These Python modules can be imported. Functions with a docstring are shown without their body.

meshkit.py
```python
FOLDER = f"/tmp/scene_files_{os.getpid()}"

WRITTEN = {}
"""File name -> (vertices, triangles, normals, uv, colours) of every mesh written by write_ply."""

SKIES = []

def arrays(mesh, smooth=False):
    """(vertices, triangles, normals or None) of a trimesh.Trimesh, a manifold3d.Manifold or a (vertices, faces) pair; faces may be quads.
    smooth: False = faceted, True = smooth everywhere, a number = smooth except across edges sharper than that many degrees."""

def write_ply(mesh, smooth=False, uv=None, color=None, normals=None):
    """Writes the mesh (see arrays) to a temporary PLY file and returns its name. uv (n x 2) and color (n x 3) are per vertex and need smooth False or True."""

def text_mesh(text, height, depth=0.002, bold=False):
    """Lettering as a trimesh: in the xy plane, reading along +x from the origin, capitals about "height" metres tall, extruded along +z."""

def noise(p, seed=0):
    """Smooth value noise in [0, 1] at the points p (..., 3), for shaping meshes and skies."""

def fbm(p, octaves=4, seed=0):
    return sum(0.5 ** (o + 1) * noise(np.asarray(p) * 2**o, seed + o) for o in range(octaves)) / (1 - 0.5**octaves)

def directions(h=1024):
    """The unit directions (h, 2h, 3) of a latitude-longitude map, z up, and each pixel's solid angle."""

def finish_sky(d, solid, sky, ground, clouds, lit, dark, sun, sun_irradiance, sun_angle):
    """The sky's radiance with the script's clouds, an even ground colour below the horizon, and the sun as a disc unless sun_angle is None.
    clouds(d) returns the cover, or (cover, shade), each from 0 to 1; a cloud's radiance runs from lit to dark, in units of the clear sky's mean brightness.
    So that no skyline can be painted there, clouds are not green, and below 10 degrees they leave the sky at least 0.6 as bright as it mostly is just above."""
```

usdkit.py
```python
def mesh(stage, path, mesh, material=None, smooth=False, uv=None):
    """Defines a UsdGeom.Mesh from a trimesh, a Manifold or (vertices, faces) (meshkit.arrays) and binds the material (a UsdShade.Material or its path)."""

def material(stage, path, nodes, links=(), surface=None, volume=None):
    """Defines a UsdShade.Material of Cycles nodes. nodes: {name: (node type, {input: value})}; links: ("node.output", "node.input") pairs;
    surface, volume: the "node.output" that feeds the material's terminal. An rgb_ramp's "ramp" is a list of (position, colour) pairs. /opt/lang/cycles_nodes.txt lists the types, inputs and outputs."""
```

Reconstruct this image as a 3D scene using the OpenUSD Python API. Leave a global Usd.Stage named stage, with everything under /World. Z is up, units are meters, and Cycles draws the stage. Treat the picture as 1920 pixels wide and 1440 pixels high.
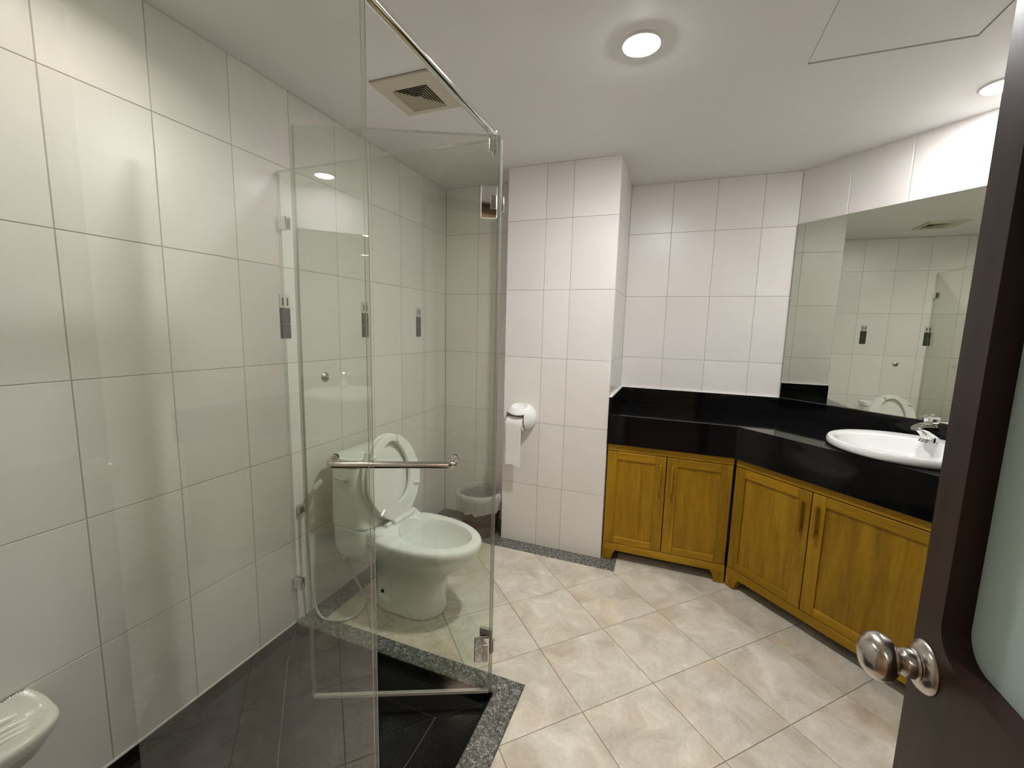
import math, random
import numpy as np
import trimesh, manifold3d
import usdkit, meshkit
from pxr import Usd, UsdGeom, UsdShade, UsdLux, Gf, Sdf
from shapely.geometry import Polygon, Point, box as sbox
from shapely import affinity
from shapely.ops import unary_union

random.seed(7)
rng = np.random.default_rng(7)
stage = Usd.Stage.CreateInMemory()
UsdGeom.SetStageUpAxis(stage, UsdGeom.Tokens.z)
UsdGeom.SetStageMetersPerUnit(stage, 1.0)
world = UsdGeom.Xform.Define(stage, '/World')
stage.SetDefaultPrim(world.GetPrim())
UsdGeom.Scope.Define(stage, '/World/Looks')

# ------------------------------------------------------------------ camera, exposure, lamps
YAW, PITCH, ROLL, FPX = -0.36305, 0.130562, 0.0250109, 792.489
CAM = np.array([1.537, 0.0, 1.3651])
EXPOSURE = 0.09
LAMP_STRENGTH = 630.0
MIRROR_LAMP = 270.0
SHOWER_LAMP = 185.0
LAMP_COLOR = (1.0, 0.99, 1.0)
HALL_FILL_STRENGTH = 70.0
f0 = np.array([math.sin(YAW), math.cos(YAW), 0]); r0 = np.array([math.cos(YAW), -math.sin(YAW), 0]); u0 = np.array([0, 0, 1.])
fwd = f0 * math.cos(PITCH) - u0 * math.sin(PITCH)
u1 = u0 * math.cos(PITCH) + f0 * math.sin(PITCH)
rgt = r0 * math.cos(ROLL) + u1 * math.sin(ROLL)
upv = u1 * math.cos(ROLL) - r0 * math.sin(ROLL)
cam = UsdGeom.Camera.Define(stage, '/World/camera')
m = Gf.Matrix4d(*[float(x) for row in ((*rgt, 0), (*upv, 0), (*(-fwd), 0), (*CAM, 1)) for x in row])
cam.AddTransformOp().Set(m)
cam.CreateHorizontalApertureAttr(36.0)
cam.CreateVerticalApertureAttr(27.0)
cam.CreateFocalLengthAttr(36.0 * FPX / 1920.0)
cam.CreateClippingRangeAttr(Gf.Vec2f(0.02, 50))
cam.CreateExposureAttr(EXPOSURE)

# ------------------------------------------------------------------ main measures (metres)
ZC = 2.30                       # ceiling
YP, XP0, XP1 = 2.437, 0.559, 1.2095   # pillar face and its two corners
YA = 2.68                       # alcove back wall
YB, XB = 2.968, 2.158           # back wall and its right corner
XR = 2.90                       # right wall
YF = 0.08                       # front wall (door wall)
KX0, KX1, KY0, KY1 = 0.99, 1.09, 1.322, 1.402  # granite kerb: inner and outer edges
GLASS_TOP = 1.966
S2 = math.sqrt(.5)


def W3(u, w, z=0.0):            # mirror wall frame: u along the wall, w out to it
    return np.array([(u + w) * S2, (w - u) * S2, z])


UC = (XB - YB) * S2             # u of the corner between back wall and mirror wall
WM = (XB + YB) * S2             # w of the mirror wall

# ------------------------------------------------------------------ helpers
_used = {}


def _name(parent, name):
    k = (parent, name)
    n = _used.get(k, 0)
    _used[k] = n + 1
    return f'{parent}/{name}' if n == 0 else f'{parent}/{name}_{n:03d}'


LOC = {}


def thing(name, label, cat=None, loc=(0, 0, 0), group=None, kind=None):
    path = _name('/World', name)
    x = UsdGeom.Xform.Define(stage, path)
    x.AddTranslateOp().Set(Gf.Vec3d(*map(float, loc)))
    p = x.GetPrim()
    p.SetCustomDataByKey('label', label)
    if cat: p.SetCustomDataByKey('category', cat)
    if group: p.SetCustomDataByKey('group', group)
    if kind: p.SetCustomDataByKey('kind', kind)
    LOC[path] = np.array(loc, float)
    return path


def to_tm(mesh):
    if hasattr(mesh, 'to_mesh'):
        mm = mesh.to_mesh()
        return trimesh.Trimesh(np.array(mm.vert_properties[:, :3]), np.array(mm.tri_verts), process=False)
    if isinstance(mesh, (tuple, list)) and not isinstance(mesh[0], trimesh.Trimesh):
        v, f, _ = meshkit.arrays(mesh)
        return trimesh.Trimesh(v, f, process=False)
    if isinstance(mesh, (tuple, list)):
        return trimesh.util.concatenate(list(mesh))
    return mesh


def part(parent, name, mesh, mat, smooth=False, label=None, kind=None):
    """mesh in world coordinates; stored relative to the thing's base"""
    mesh = to_tm(mesh).copy()
    mesh.vertices = np.array(mesh.vertices) - LOC[parent]
    path = _name(parent, name)
    usdkit.mesh(stage, path, mesh, mat, smooth=smooth)
    LOC[path] = LOC[parent]
    p = stage.GetPrimAtPath(path)
    if label: p.SetCustomDataByKey('label', label)
    if kind: p.SetCustomDataByKey('kind', kind)
    return path


def single(name, mesh, mat, label, cat=None, smooth=False, group=None, kind=None):
    path = _name('/World', name)
    usdkit.mesh(stage, path, to_tm(mesh), mat, smooth=smooth)
    LOC[path] = np.zeros(3)
    p = stage.GetPrimAtPath(path)
    p.SetCustomDataByKey('label', label)
    if cat: p.SetCustomDataByKey('category', cat)
    if group: p.SetCustomDataByKey('group', group)
    if kind: p.SetCustomDataByKey('kind', kind)
    return path


def cbox(lo, hi, c=0.002):
    """box with chamfered edges, world axes"""
    lo, hi = np.array(lo, float), np.array(hi, float)
    c = min(c, 0.45 * float((hi - lo).min()))
    pts = []
    for sx in (0, 1):
        for sy in (0, 1):
            for sz in (0, 1):
                s = np.array([sx, sy, sz])
                p = np.where(s == 1, hi, lo)
                d = np.where(s == 1, -1, 1) * c
                for k in range(3):
                    q = p.copy()
                    for j in range(3):
                        if j != k: q[j] += d[j]
                    pts.append(q)
    return trimesh.convex.convex_hull(np.array(pts))


def frame_mat(o, U, V, N):
    M = np.eye(4)
    M[:3, 0], M[:3, 1], M[:3, 2], M[:3, 3] = U, V, N, o
    return M


def fix(mesh):
    if np.linalg.det(np.eye(3)) and mesh.is_volume is False and mesh.is_watertight and mesh.volume < 0:
        mesh.invert()
    return mesh


def place(mesh, o, U, V, N):
    mesh = mesh.copy()
    M = frame_mat(np.array(o, float), np.array(U, float), np.array(V, float), np.array(N, float))
    mesh.apply_transform(M)   # trimesh flips the winding itself if the frame is left-handed
    return mesh


def poly_tile(poly, t, ch=0.0012):
    """tile in its own plane: polygon with a chamfered top edge at height 0, going down to -t"""
    poly = poly.simplify(1e-5)
    if poly.is_empty or poly.area < 1e-5: return None
    ext = np.array(poly.exterior.coords)[:-1]
    if not poly.exterior.is_ccw: ext = ext[::-1]
    inn = poly.buffer(-ch, join_style=2, mitre_limit=20)
    if inn.is_empty or inn.geom_type != 'Polygon' or len(poly.interiors): inn = None
    n = len(ext)
    if inn is not None:
        ii = np.array(inn.exterior.coords)[:-1]
        if not inn.exterior.is_ccw: ii = ii[::-1]
        if len(ii) != n: inn = None
    if inn is None:
        mm = trimesh.creation.extrude_polygon(poly, t, engine='earcut')
        mm.apply_translation((0, 0, -t))
        return mm
    k = int(np.argmin(np.linalg.norm(ii - ext[0], axis=1)))
    ii = np.roll(ii, -k, axis=0)
    v = np.vstack([np.c_[ext, np.full(n, -t)], np.c_[ext, np.full(n, -ch)], np.c_[ii, np.zeros(n)]])
    f = []
    for a in range(n):
        b = (a + 1) % n
        for o in (0, n):
            f += [[o + a, o + b, o + n + b], [o + a, o + n + b, o + n + a]]
    tv, tf = trimesh.creation.triangulate_polygon(Polygon(ii), engine='earcut')
    d = [int(np.argmin(np.linalg.norm(ii - q, axis=1))) for q in tv]
    for tri in tf:
        tri = [d[q] for q in tri]
        p = ii[tri]
        if (p[1][0] - p[0][0]) * (p[2][1] - p[0][1]) - (p[1][1] - p[0][1]) * (p[2][0] - p[0][0]) < 0: tri = tri[::-1]
        f.append([2 * n + q for q in tri])
    return trimesh.Trimesh(v, np.array(f), process=False)


def extr(poly, z0, z1):
    mm = trimesh.creation.extrude_polygon(poly, z1 - z0, engine='earcut')
    mm.apply_translation((0, 0, z0))
    return mm


def lathe(profile, n=48, closed=True):
    """profile of (r, z) revolved about z"""
    return trimesh.creation.revolve(np.array(profile, float), sections=n)


def cyl(p0, p1, r, n=24, c=0.0):
    p0, p1 = np.array(p0, float), np.array(p1, float)
    L = np.linalg.norm(p1 - p0)
    prof = [(0, 0), (r - c, 0), (r, c), (r, L - c), (r - c, L), (0, L)] if c else [(0, 0), (r, 0), (r, L), (0, L)]
    mm = lathe(prof, n)
    mm.apply_transform(trimesh.geometry.align_vectors([0, 0, 1], (p1 - p0) / L))
    mm.apply_translation(p0)
    return mm


def spline(pts, n=60):
    from scipy.interpolate import CubicSpline
    pts = np.array(pts, float)
    t = np.r_[0, np.cumsum(np.linalg.norm(np.diff(pts, axis=0), axis=1))]
    return CubicSpline(t, pts)(np.linspace(0, t[-1], n))


def tube(pts, r, n=14, caps=True):
    pts = np.array(pts, float)
    r = np.broadcast_to(r, len(pts))
    tan = np.gradient(pts, axis=0)
    tan /= np.linalg.norm(tan, axis=1, keepdims=True)
    a = np.array([0, 0, 1.]) if abs(tan[0][2]) < .9 else np.array([1., 0, 0])
    nrm = np.cross(tan[0], a); nrm /= np.linalg.norm(nrm)
    rings = []
    for i, (p, t) in enumerate(zip(pts, tan)):
        nrm = nrm - t * (nrm @ t); nrm /= np.linalg.norm(nrm)
        b = np.cross(t, nrm)
        th = np.linspace(0, 2 * np.pi, n, endpoint=False)
        rings.append(p + r[i] * (np.cos(th)[:, None] * nrm + np.sin(th)[:, None] * b))
    return loft(rings)


def loft(rings, caps=True):
    rings = [np.array(q, float) for q in rings]
    n = len(rings[0])
    v = np.vstack(rings)
    f = []
    for i in range(len(rings) - 1):
        for a in range(n):
            b = (a + 1) % n
            f += [[i * n + a, i * n + b, (i + 1) * n + b], [i * n + a, (i + 1) * n + b, (i + 1) * n + a]]
    if caps:
        v = np.vstack([v, rings[0].mean(0), rings[-1].mean(0)])
        c0, c1, o = len(v) - 2, len(v) - 1, (len(rings) - 1) * n
        for a in range(n):
            b = (a + 1) % n
            f += [[b, a, c0], [o + a, o + b, c1]]
    mm = trimesh.Trimesh(v, np.array(f), process=False)
    if caps and mm.volume < 0: mm.invert()
    return mm


def man(tm):
    tm = tm.copy(); tm.merge_vertices()
    return manifold3d.Manifold(manifold3d.Mesh(np.array(tm.vertices, np.float32), np.array(tm.faces, np.uint32)))


def oval(cx, cy, a, b, z, n=64, p=2.0, egg=0.0):
    th = np.linspace(0, 2 * np.pi, n, endpoint=False)
    c, s = np.cos(th), np.sin(th)
    x = np.sign(c) * np.abs(c) ** (2 / p) * a
    y = np.sign(s) * np.abs(s) ** (2 / p) * b
    y = y * (1 - egg * (x / a))
    return np.c_[cx + x, cy + y, np.full(n, z)]


# ------------------------------------------------------------------ materials
def mat(name, nodes, links=(), surface='p.BSDF', volume=None):
    return usdkit.material(stage, f'/World/Looks/{name}', nodes, links, surface=surface, volume=volume)


def plain(name, color, rough=.5, metal=0., **kw):
    return mat(name, {'p': ('principled_bsdf', dict(base_color=color, roughness=rough, metallic=metal, **kw))})


def wall_tile_mat(name, c0, c1, rough=.32):
    return mat(name, {
        'g': ('geometry', {}), 'oi': ('object_info', {}),
        'n1': ('noise_texture', {'scale': 3.0, 'detail': 5.0, 'roughness': .6}),
        'n2': ('noise_texture', {'scale': 900.0, 'detail': 2.0}),
        'r': ('rgb_ramp', {'ramp': [(0.3, c0), (0.7, c1)]}),
        'mr': ('map_range', {'from_min': 0., 'from_max': 1., 'to_min': .965, 'to_max': 1.03}),
        'hs': ('hsv', {'hue': .5, 'saturation': 1., 'fac': 1.}),
        'b': ('bump', {'strength': .05, 'distance': .0006}),
        'p': ('principled_bsdf', {'roughness': rough, 'specular_ior_level': .5})},
        [('g.position', 'n1.vector'), ('g.position', 'n2.vector'), ('n1.fac', 'r.fac'), ('oi.random', 'mr.value'), ('mr.result', 'hs.value'),
         ('r.color', 'hs.color'), ('hs.color', 'p.base_color'), ('n2.fac', 'b.height'), ('b.normal', 'p.normal')])


M_TILE = wall_tile_mat('wall_tile', (.755, .722, .685), (.80, .768, .732))
M_GROUT = plain('grout', (.44, .405, .36), .9)
M_GROUT_W = plain('grout_white', (.78, .77, .75), .8)
M_GROUT_D = plain('grout_dark', (.20, .195, .18), .8)
M_FLOORGROUT = plain('floor_grout', (.30, .25, .19), .9)
M_CEIL = mat('ceiling_paint', {'g': ('geometry', {}), 'n': ('noise_texture', {'scale': 1.2, 'detail': 4.}), 'r': ('rgb_ramp', {'ramp': [(.3, (.82, .81, .79)), (.7, (.85, .845, .83))]}),
                               'p': ('principled_bsdf', {'roughness': .6})}, [('g.position', 'n.vector'), ('n.fac', 'r.fac'), ('r.color', 'p.base_color')])
M_FLOOR = mat('floor_tile', {
    'g': ('geometry', {}), 'oi': ('object_info', {}),
    'off': ('vector_math', {'math_type': 'multiply_add', 'vector2': (1., 1., 1.)}),
    'cx': ('combine_xyz', {}), 'mo': ('math', {'math_type': 'multiply', 'value2': 13.}),
    'n1': ('noise_texture', {'scale': 7., 'detail': 7., 'roughness': .62, 'distortion': .8}),
    'n2': ('noise_texture', {'scale': 3.2, 'detail': 3., 'roughness': .5}),
    'n3': ('noise_texture', {'scale': 70., 'detail': 3., 'roughness': .6}),
    'r1': ('rgb_ramp', {'ramp': [(.30, (.49, .45, .365)), (.45, (.61, .575, .485)), (.57, (.68, .645, .55)), (.70, (.79, .755, .665))]}),
    'r2': ('rgb_ramp', {'ramp': [(.45, (1., 1., 1.)), (.68, (.98, .90, .82))]}),
    'mx': ('mix', {'mix_type': 'multiply', 'fac': 1.}),
    'r3': ('rgb_ramp', {'ramp': [(.3, (.93, .93, .93)), (.7, (1.04, 1.04, 1.04))]}),
    'mx2': ('mix', {'mix_type': 'multiply', 'fac': 1.}),
    'p': ('principled_bsdf', {'roughness': .30, 'specular_ior_level': .45})},
    [('oi.random', 'mo.value1'), ('mo.value', 'cx.x'), ('mo.value', 'cx.y'), ('g.position', 'off.vector1'), ('cx.vector', 'off.vector3'),
     ('off.vector', 'n1.vector'), ('off.vector', 'n2.vector'), ('off.vector', 'n3.vector'), ('n1.fac', 'r1.fac'), ('n2.fac', 'r2.fac'),
     ('r1.color', 'mx.color1'), ('r2.color', 'mx.color2'), ('n3.fac', 'r3.fac'), ('mx.color', 'mx2.color1'), ('r3.color', 'mx2.color2'), ('mx2.color', 'p.base_color')])
M_GRANITE = mat('grey_granite', {
    'g': ('geometry', {}),
    'v': ('voronoi_texture', {'scale': 210., 'randomness': 1.}), 'n': ('noise_texture', {'scale': 60., 'detail': 5., 'roughness': .7}),
    's': ('separate_color', {}), 'ad': ('math', {'math_type': 'multiply_add', 'value2': .45}),
    'r': ('rgb_ramp', {'ramp': [(.35, (.035, .037, .034)), (.55, (.075, .078, .070)), (.72, (.125, .125, .112)), (.88, (.20, .198, .178)), (1., (.42, .41, .37))]}),
    'p': ('principled_bsdf', {'roughness': .16})},
    [('g.position', 'v.vector'), ('g.position', 'n.vector'), ('v.color', 's.color'), ('s.r', 'ad.value1'), ('n.fac', 'ad.value3'), ('ad.value', 'r.fac'), ('r.color', 'p.base_color')])
M_BLACK = mat('black_granite', {
    'g': ('geometry', {}), 'n': ('noise_texture', {'scale': 220., 'detail': 3.}),
    'r': ('rgb_ramp', {'ramp': [(.4, (.002, .002, .0024)), (.75, (.005, .005, .0055))]}),
    'p': ('principled_bsdf', {'roughness': .06, 'specular_ior_level': .24})},
    [('g.position', 'n.vector'), ('n.fac', 'r.fac'), ('r.color', 'p.base_color')])
M_BLACKTILE = mat('black_tile', {
    'g': ('geometry', {}), 'n': ('noise_texture', {'scale': 160., 'detail': 3.}),
    'r': ('rgb_ramp', {'ramp': [(.4, (.003, .0033, .003)), (.75, (.010, .010, .0095))]}),
    'p': ('principled_bsdf', {'roughness': .10, 'specular_ior_level': .25})},
    [('g.position', 'n.vector'), ('n.fac', 'r.fac'), ('r.color', 'p.base_color')])


def wood(name, stretch, c, rough=.42, scale=1.0, spec=.22):
    return mat(name, {
        'g': ('geometry', {}), 'oi': ('object_info', {}), 'mp': ('mapping', {'scale': stretch}),
        'mo': ('math', {'math_type': 'multiply', 'value2': 7.}), 'cx': ('combine_xyz', {}), 'ad': ('vector_math', {'math_type': 'add'}),
        'n1': ('noise_texture', {'scale': 6. * scale, 'detail': 5., 'roughness': .55, 'distortion': .8}),
        'n2': ('noise_texture', {'scale': 26. * scale, 'detail': 4., 'roughness': .7}),
        'mx': ('mix', {'mix_type': 'mix', 'fac': .35}),
        'r': ('rgb_ramp', {'ramp': [(.36, c[0]), (.5, c[1]), (.64, c[2])]}),
        'mr': ('map_range', {'from_min': 0., 'from_max': 1., 'to_min': .82, 'to_max': 1.12}),
        'hs': ('hsv', {'hue': .5, 'saturation': 1., 'fac': 1.}),
        'p': ('principled_bsdf', {'roughness': rough, 'specular_ior_level': spec})},
        [('g.position', 'mp.vector'), ('oi.random', 'mo.value1'), ('mo.value', 'cx.x'), ('mo.value', 'cx.z'), ('mp.vector', 'ad.vector1'), ('cx.vector', 'ad.vector2'),
         ('ad.vector', 'n1.vector'), ('ad.vector', 'n2.vector'), ('n1.color', 'mx.color1'), ('n2.color', 'mx.color2'), ('mx.color', 'r.fac'),
         ('oi.random', 'mr.value'), ('mr.result', 'hs.value'), ('r.color', 'hs.color'), ('hs.color', 'p.base_color')])


GOLD = [(.20, .102, .0035), (.30, .162, .006), (.40, .232, .012)]
M_WOOD_V = wood('golden_wood_upright', (3., 3., .35), GOLD)
M_WOOD_H = wood('golden_wood_level', (.35, .35, 3.), [tuple(1.12 * x for x in c) for c in GOLD])
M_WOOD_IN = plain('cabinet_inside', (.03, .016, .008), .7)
M_GAP_SHADE = plain('painted_gap_shade', (.012, .004, .003), .8)  # reddish black painted in for the shade between cabinet doors
DARKW = [(.020, .009, .006), (.032, .015, .010), (.046, .022, .015)]
M_DOOR_V = wood('dark_wood_upright', (3., 3., .3), DARKW, .38)
M_DOOR_H = wood('dark_wood_level', (3., .3, 3.), [tuple(1.15 * x for x in c) for c in DARKW], .38)
M_CHROME = plain('chrome', (.82, .82, .81), .05, 1.)
M_NICKEL = plain('brushed_nickel', (.56, .52, .49), .22, 1., anisotropic=.6)
M_STEEL = plain('satin_steel', (.60, .565, .52), .14, 1.)
M_CERAMIC = plain('white_ceramic', (.86, .865, .845), .07, 0., coat_weight=.3, coat_roughness=.03)
M_SEAT = plain('white_seat_plastic', (.80, .80, .77), .2)
M_SOAP = plain('soap_dish_ceramic', (.80, .77, .70), .25)
M_PAPER = mat('toilet_paper', {'g': ('geometry', {}), 'n': ('noise_texture', {'scale': 260., 'detail': 2.}), 'b': ('bump', {'strength': .25, 'distance': .001}),
                               'p': ('principled_bsdf', {'base_color': (.82, .80, .77), 'roughness': .9})}, [('g.position', 'n.vector'), ('n.fac', 'b.height'), ('b.normal', 'p.normal')])
M_VENT = plain('yellowed_plastic', (.62, .58, .46), .45)
M_VENT_G = plain('yellowed_grille', (.46, .42, .30), .5)
M_SHADE = plain('painted_shade', (.006, .005, .004), .9)  # near-black colour standing in for shade in gaps and holes
M_WHITE = plain('white_enamel', (.80, .80, .79), .4)
M_BIN = plain('brown_plastic', (.045, .022, .017), .35)
M_HOSE = plain('white_hose', (.62, .62, .58), .3)
M_RUBBER = plain('dark_rubber', (.02, .02, .02), .6)
M_SEAL = plain('clear_seal', (.42, .42, .38), .35)
M_CAULK = plain('white_caulk', (.82, .82, .80), .5)
M_LIGHTCHIP = plain('pale_chip', (.60, .59, .55), .2)
M_DARKCHIP = plain('dark_chip', (.05, .048, .042), .18)
M_MIRROR = plain('mirror_silver', (.70, .735, .655), .0, 1.)
M_WATER = plain('bowl_water', (.62, .66, .64), .02)
M_LAMP = mat('lamp_diffuser', {'e': ('emission', {'color': LAMP_COLOR, 'strength': LAMP_STRENGTH})}, surface='e.emission')
M_LAMP2 = mat('mirror_lamp_diffuser', {'e': ('emission', {'color': LAMP_COLOR, 'strength': MIRROR_LAMP})}, surface='e.emission')
M_LAMP3 = mat('shower_lamp_diffuser', {'e': ('emission', {'color': (1.0, .93, .84), 'strength': SHOWER_LAMP})}, surface='e.emission')
M_HALLFILL = mat('hall_fill_emitter', {'e': ('emission', {'color': (1., .78, .58), 'strength': HALL_FILL_STRENGTH})}, surface='e.emission')  # emitter of the unseen lamp added for fill light
M_HALLWALL = plain('hall_paint', (.66, .60, .53), .7)
M_HALLFLOOR = plain('hall_floor', (.30, .20, .13), .4)


def glass(name, tint, r0=.077):
    """a whole pane's reflection (both of its faces) by viewing angle, the same from either side, over clear tinted transmission"""
    return mat(name, {
        'lw': ('layer_weight', {'blend': .5}), 'pw': ('math', {'math_type': 'power', 'value2': 4.2}), 'ma': ('math', {'math_type': 'multiply_add', 'value2': 1 - r0, 'value3': r0}),
        't': ('transparent_bsdf', {'color': tint}), 'gl': ('glossy_bsdf', {'color': (1., 1., 1.), 'roughness': 0.0}), 'm': ('mix_closure', {})},
        [('lw.facing', 'pw.value1'), ('pw.value', 'ma.value1'), ('ma.value', 'm.fac'), ('t.BSDF', 'm.closure1'), ('gl.BSDF', 'm.closure2')],
        surface='m.closure')


M_GLASS = glass('clear_glass', (.885, .918, .868))
M_ARRIS = plain('glass_arris', (.40, .42, .37), .15)
M_EDGE = mat('glass_edge', {'t': ('transparent_bsdf', {'color': (.90, .915, .885)}), 'p': ('principled_bsdf', {'base_color': (.44, .45, .415), 'roughness': .12}), 'm': ('mix_closure', {'fac': .22})},
             [('t.BSDF', 'm.closure1'), ('p.BSDF', 'm.closure2')], surface='m.closure')
M_LINER = mat('bin_liner', {'t': ('transparent_bsdf', {'color': (1., 1., 1.)}), 'tr': ('translucent_bsdf', {'color': (.8, .77, .76)}), 'p': ('principled_bsdf', {'base_color': (.74, .70, .69), 'roughness': .25}),
                            'm1': ('mix_closure', {'fac': .65}), 'm2': ('mix_closure', {'fac': .72})},
              [('tr.BSDF', 'm1.closure1'), ('p.BSDF', 'm1.closure2'), ('t.BSDF', 'm2.closure1'), ('m1.closure', 'm2.closure2')], surface='m2.closure')
M_FROST = mat('frosted_glass', {'tr': ('translucent_bsdf', {'color': (.80, .90, .86)}), 'p': ('principled_bsdf', {'base_color': (.54, .63, .61), 'roughness': .22}), 'm': ('mix_closure', {'fac': .5})},
              [('tr.BSDF', 'm.closure1'), ('p.BSDF', 'm.closure2')], surface='m.closure')

# ------------------------------------------------------------------ the room shell
TILE_T, GAP = 0.007, 0.0026


def tiled_wall(name, label, o, U, us, zs, N, mat_tile=M_TILE, mat_grout=M_GROUT, thick=.06, gap=GAP, inset=0.0, path=None):
    """tile faces in the plane through o spanned by U and z; N points into the room"""
    o, U, N = np.array(o, float), np.array(U, float), np.array(N, float)
    Z = np.array([0, 0, 1.])
    w = path or thing(name, label, kind='structure')
    back = trimesh.creation.box(bounds=[[us[0] + inset, zs[0], -thick], [us[-1] - inset, zs[-1], -.0013]])
    part(w, 'backing', place(back, o, U, Z, N), mat_grout)
    g = gap / 2
    for a, b in zip(us[:-1], us[1:]):
        for c, d in zip(zs[:-1], zs[1:]):
            if b - a < .012 or d - c < .012: continue
            t = poly_tile(sbox(a + g, c + g, b - g, d - g), TILE_T, .0009)
            part(w, 'tile', place(t, o, U, Z, N), mat_tile)
    return w


def joints(lo, hi, first, step):
    k = math.ceil((lo - first) / step + 1e-6)
    out = [lo]
    while first + k * step < hi - 1e-6:
        out.append(first + k * step); k += 1
    return out + [hi]


ZS = joints(0, ZC, 1.9945 - 2.0, .4)
ZS = [0.0, .3935, .7935, 1.1935, 1.5945, 1.9945, ZC]
ZSH = [-.03] + ZS[1:]
W_LEFT = tiled_wall('wall_left', 'long white tiled wall behind shower and toilet', (0, 0, 0), (0, 1, 0), joints(YF, YA, .3916, .2512), ZS, (1, 0, 0))
# small decor strips set into the left wall
for yc, zc in ((1.338, 1.3905), (1.832, 1.3910), (2.333, 1.3890)):
    d = part(W_LEFT, 'decor_insert', cbox((-.003, yc - .026, zc - .0915), (.0008, yc + .026, zc + .0915), .0005), M_GROUT, label='narrow decor strip of one pale and two dark chips')
    part(d, 'pale_chip', cbox((.0, yc - .025, zc + .036), (.0035, yc + .025, zc + .0905), .001), M_LIGHTCHIP)
    part(d, 'dark_chip', cbox((.0, yc - .025, zc - .0275), (.0035, yc + .025, zc + .034), .001), M_DARKCHIP)
    part(d, 'dark_chip', cbox((.0, yc - .025, zc - .0905), (.0035, yc + .025, zc - .0295), .001), M_DARKCHIP)
    for dy in (-.011, .012):
        part(d, 'mark', cbox((.003, yc + dy - .004, zc + .046), (.0042, yc + dy + .004, zc + .078), .001), M_DARKCHIP)
tiled_wall('wall_alcove', 'short tiled wall behind the waste bin', (0, YA, 0), (1, 0, 0), [0, .25, .5, XP0 + .05], ZS, (0, -1, 0))
W_PIL = thing('wall_pillar', 'projecting tiled pier carrying the paper holder', kind='structure')
tiled_wall('', '', (0, YP, 0), (1, 0, 0), [XP0, .7965, .9525, XP1], ZS, (0, -1, 0), path=W_PIL, inset=.0215)
tiled_wall('', '', (XP0, 0, 0), (0, 1, 0), [YP + .001, YA], ZS, (-1, 0, 0), path=W_PIL, thick=.02)
tiled_wall('', '', (XP1, 0, 0), (0, 1, 0), [YP + .001, 2.70, YB], ZS, (1, 0, 0), path=W_PIL, thick=.02)
tiled_wall('wall_back', 'white tiled wall over the straight counter run', (0, YB, 0), (1, 0, 0), [XP1, 1.4698, 1.7222, 1.9746, XB], ZS, (0, -1, 0))
UE = (XR - (XB + YB - XR)) * S2   # u where the mirror wall meets the right wall
tiled_wall('wall_mirror', 'slanted white tiled wall behind the mirror', W3(0, WM), (S2, -S2, 0), [UC + .2525 * k for k in range(5)] + [UE], ZS, (-S2, -S2, 0), mat_grout=M_GROUT_W, gap=.006)


def brickmat(name, axes):
    return mat(name, {'g': ('geometry', {}), 's': ('separate_xyz', {}), 'c': ('combine_xyz', {}),
                      'b': ('brick_texture', {'offset': 0.0, 'squash': 1.0, 'color1': (.70, .66, .615), 'color2': (.72, .68, .635), 'mortar': (.5, .455, .40), 'scale': 1., 'mortar_size': .0015, 'brick_width': .2512, 'row_height': .4}),
                      'p': ('principled_bsdf', {'roughness': .32})},
               [('g.position', 's.vector'), (f's.{axes[0]}', 'c.x'), (f's.{axes[1]}', 'c.y'), ('c.vector', 'b.vector'), ('b.color', 'p.base_color')])


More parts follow.
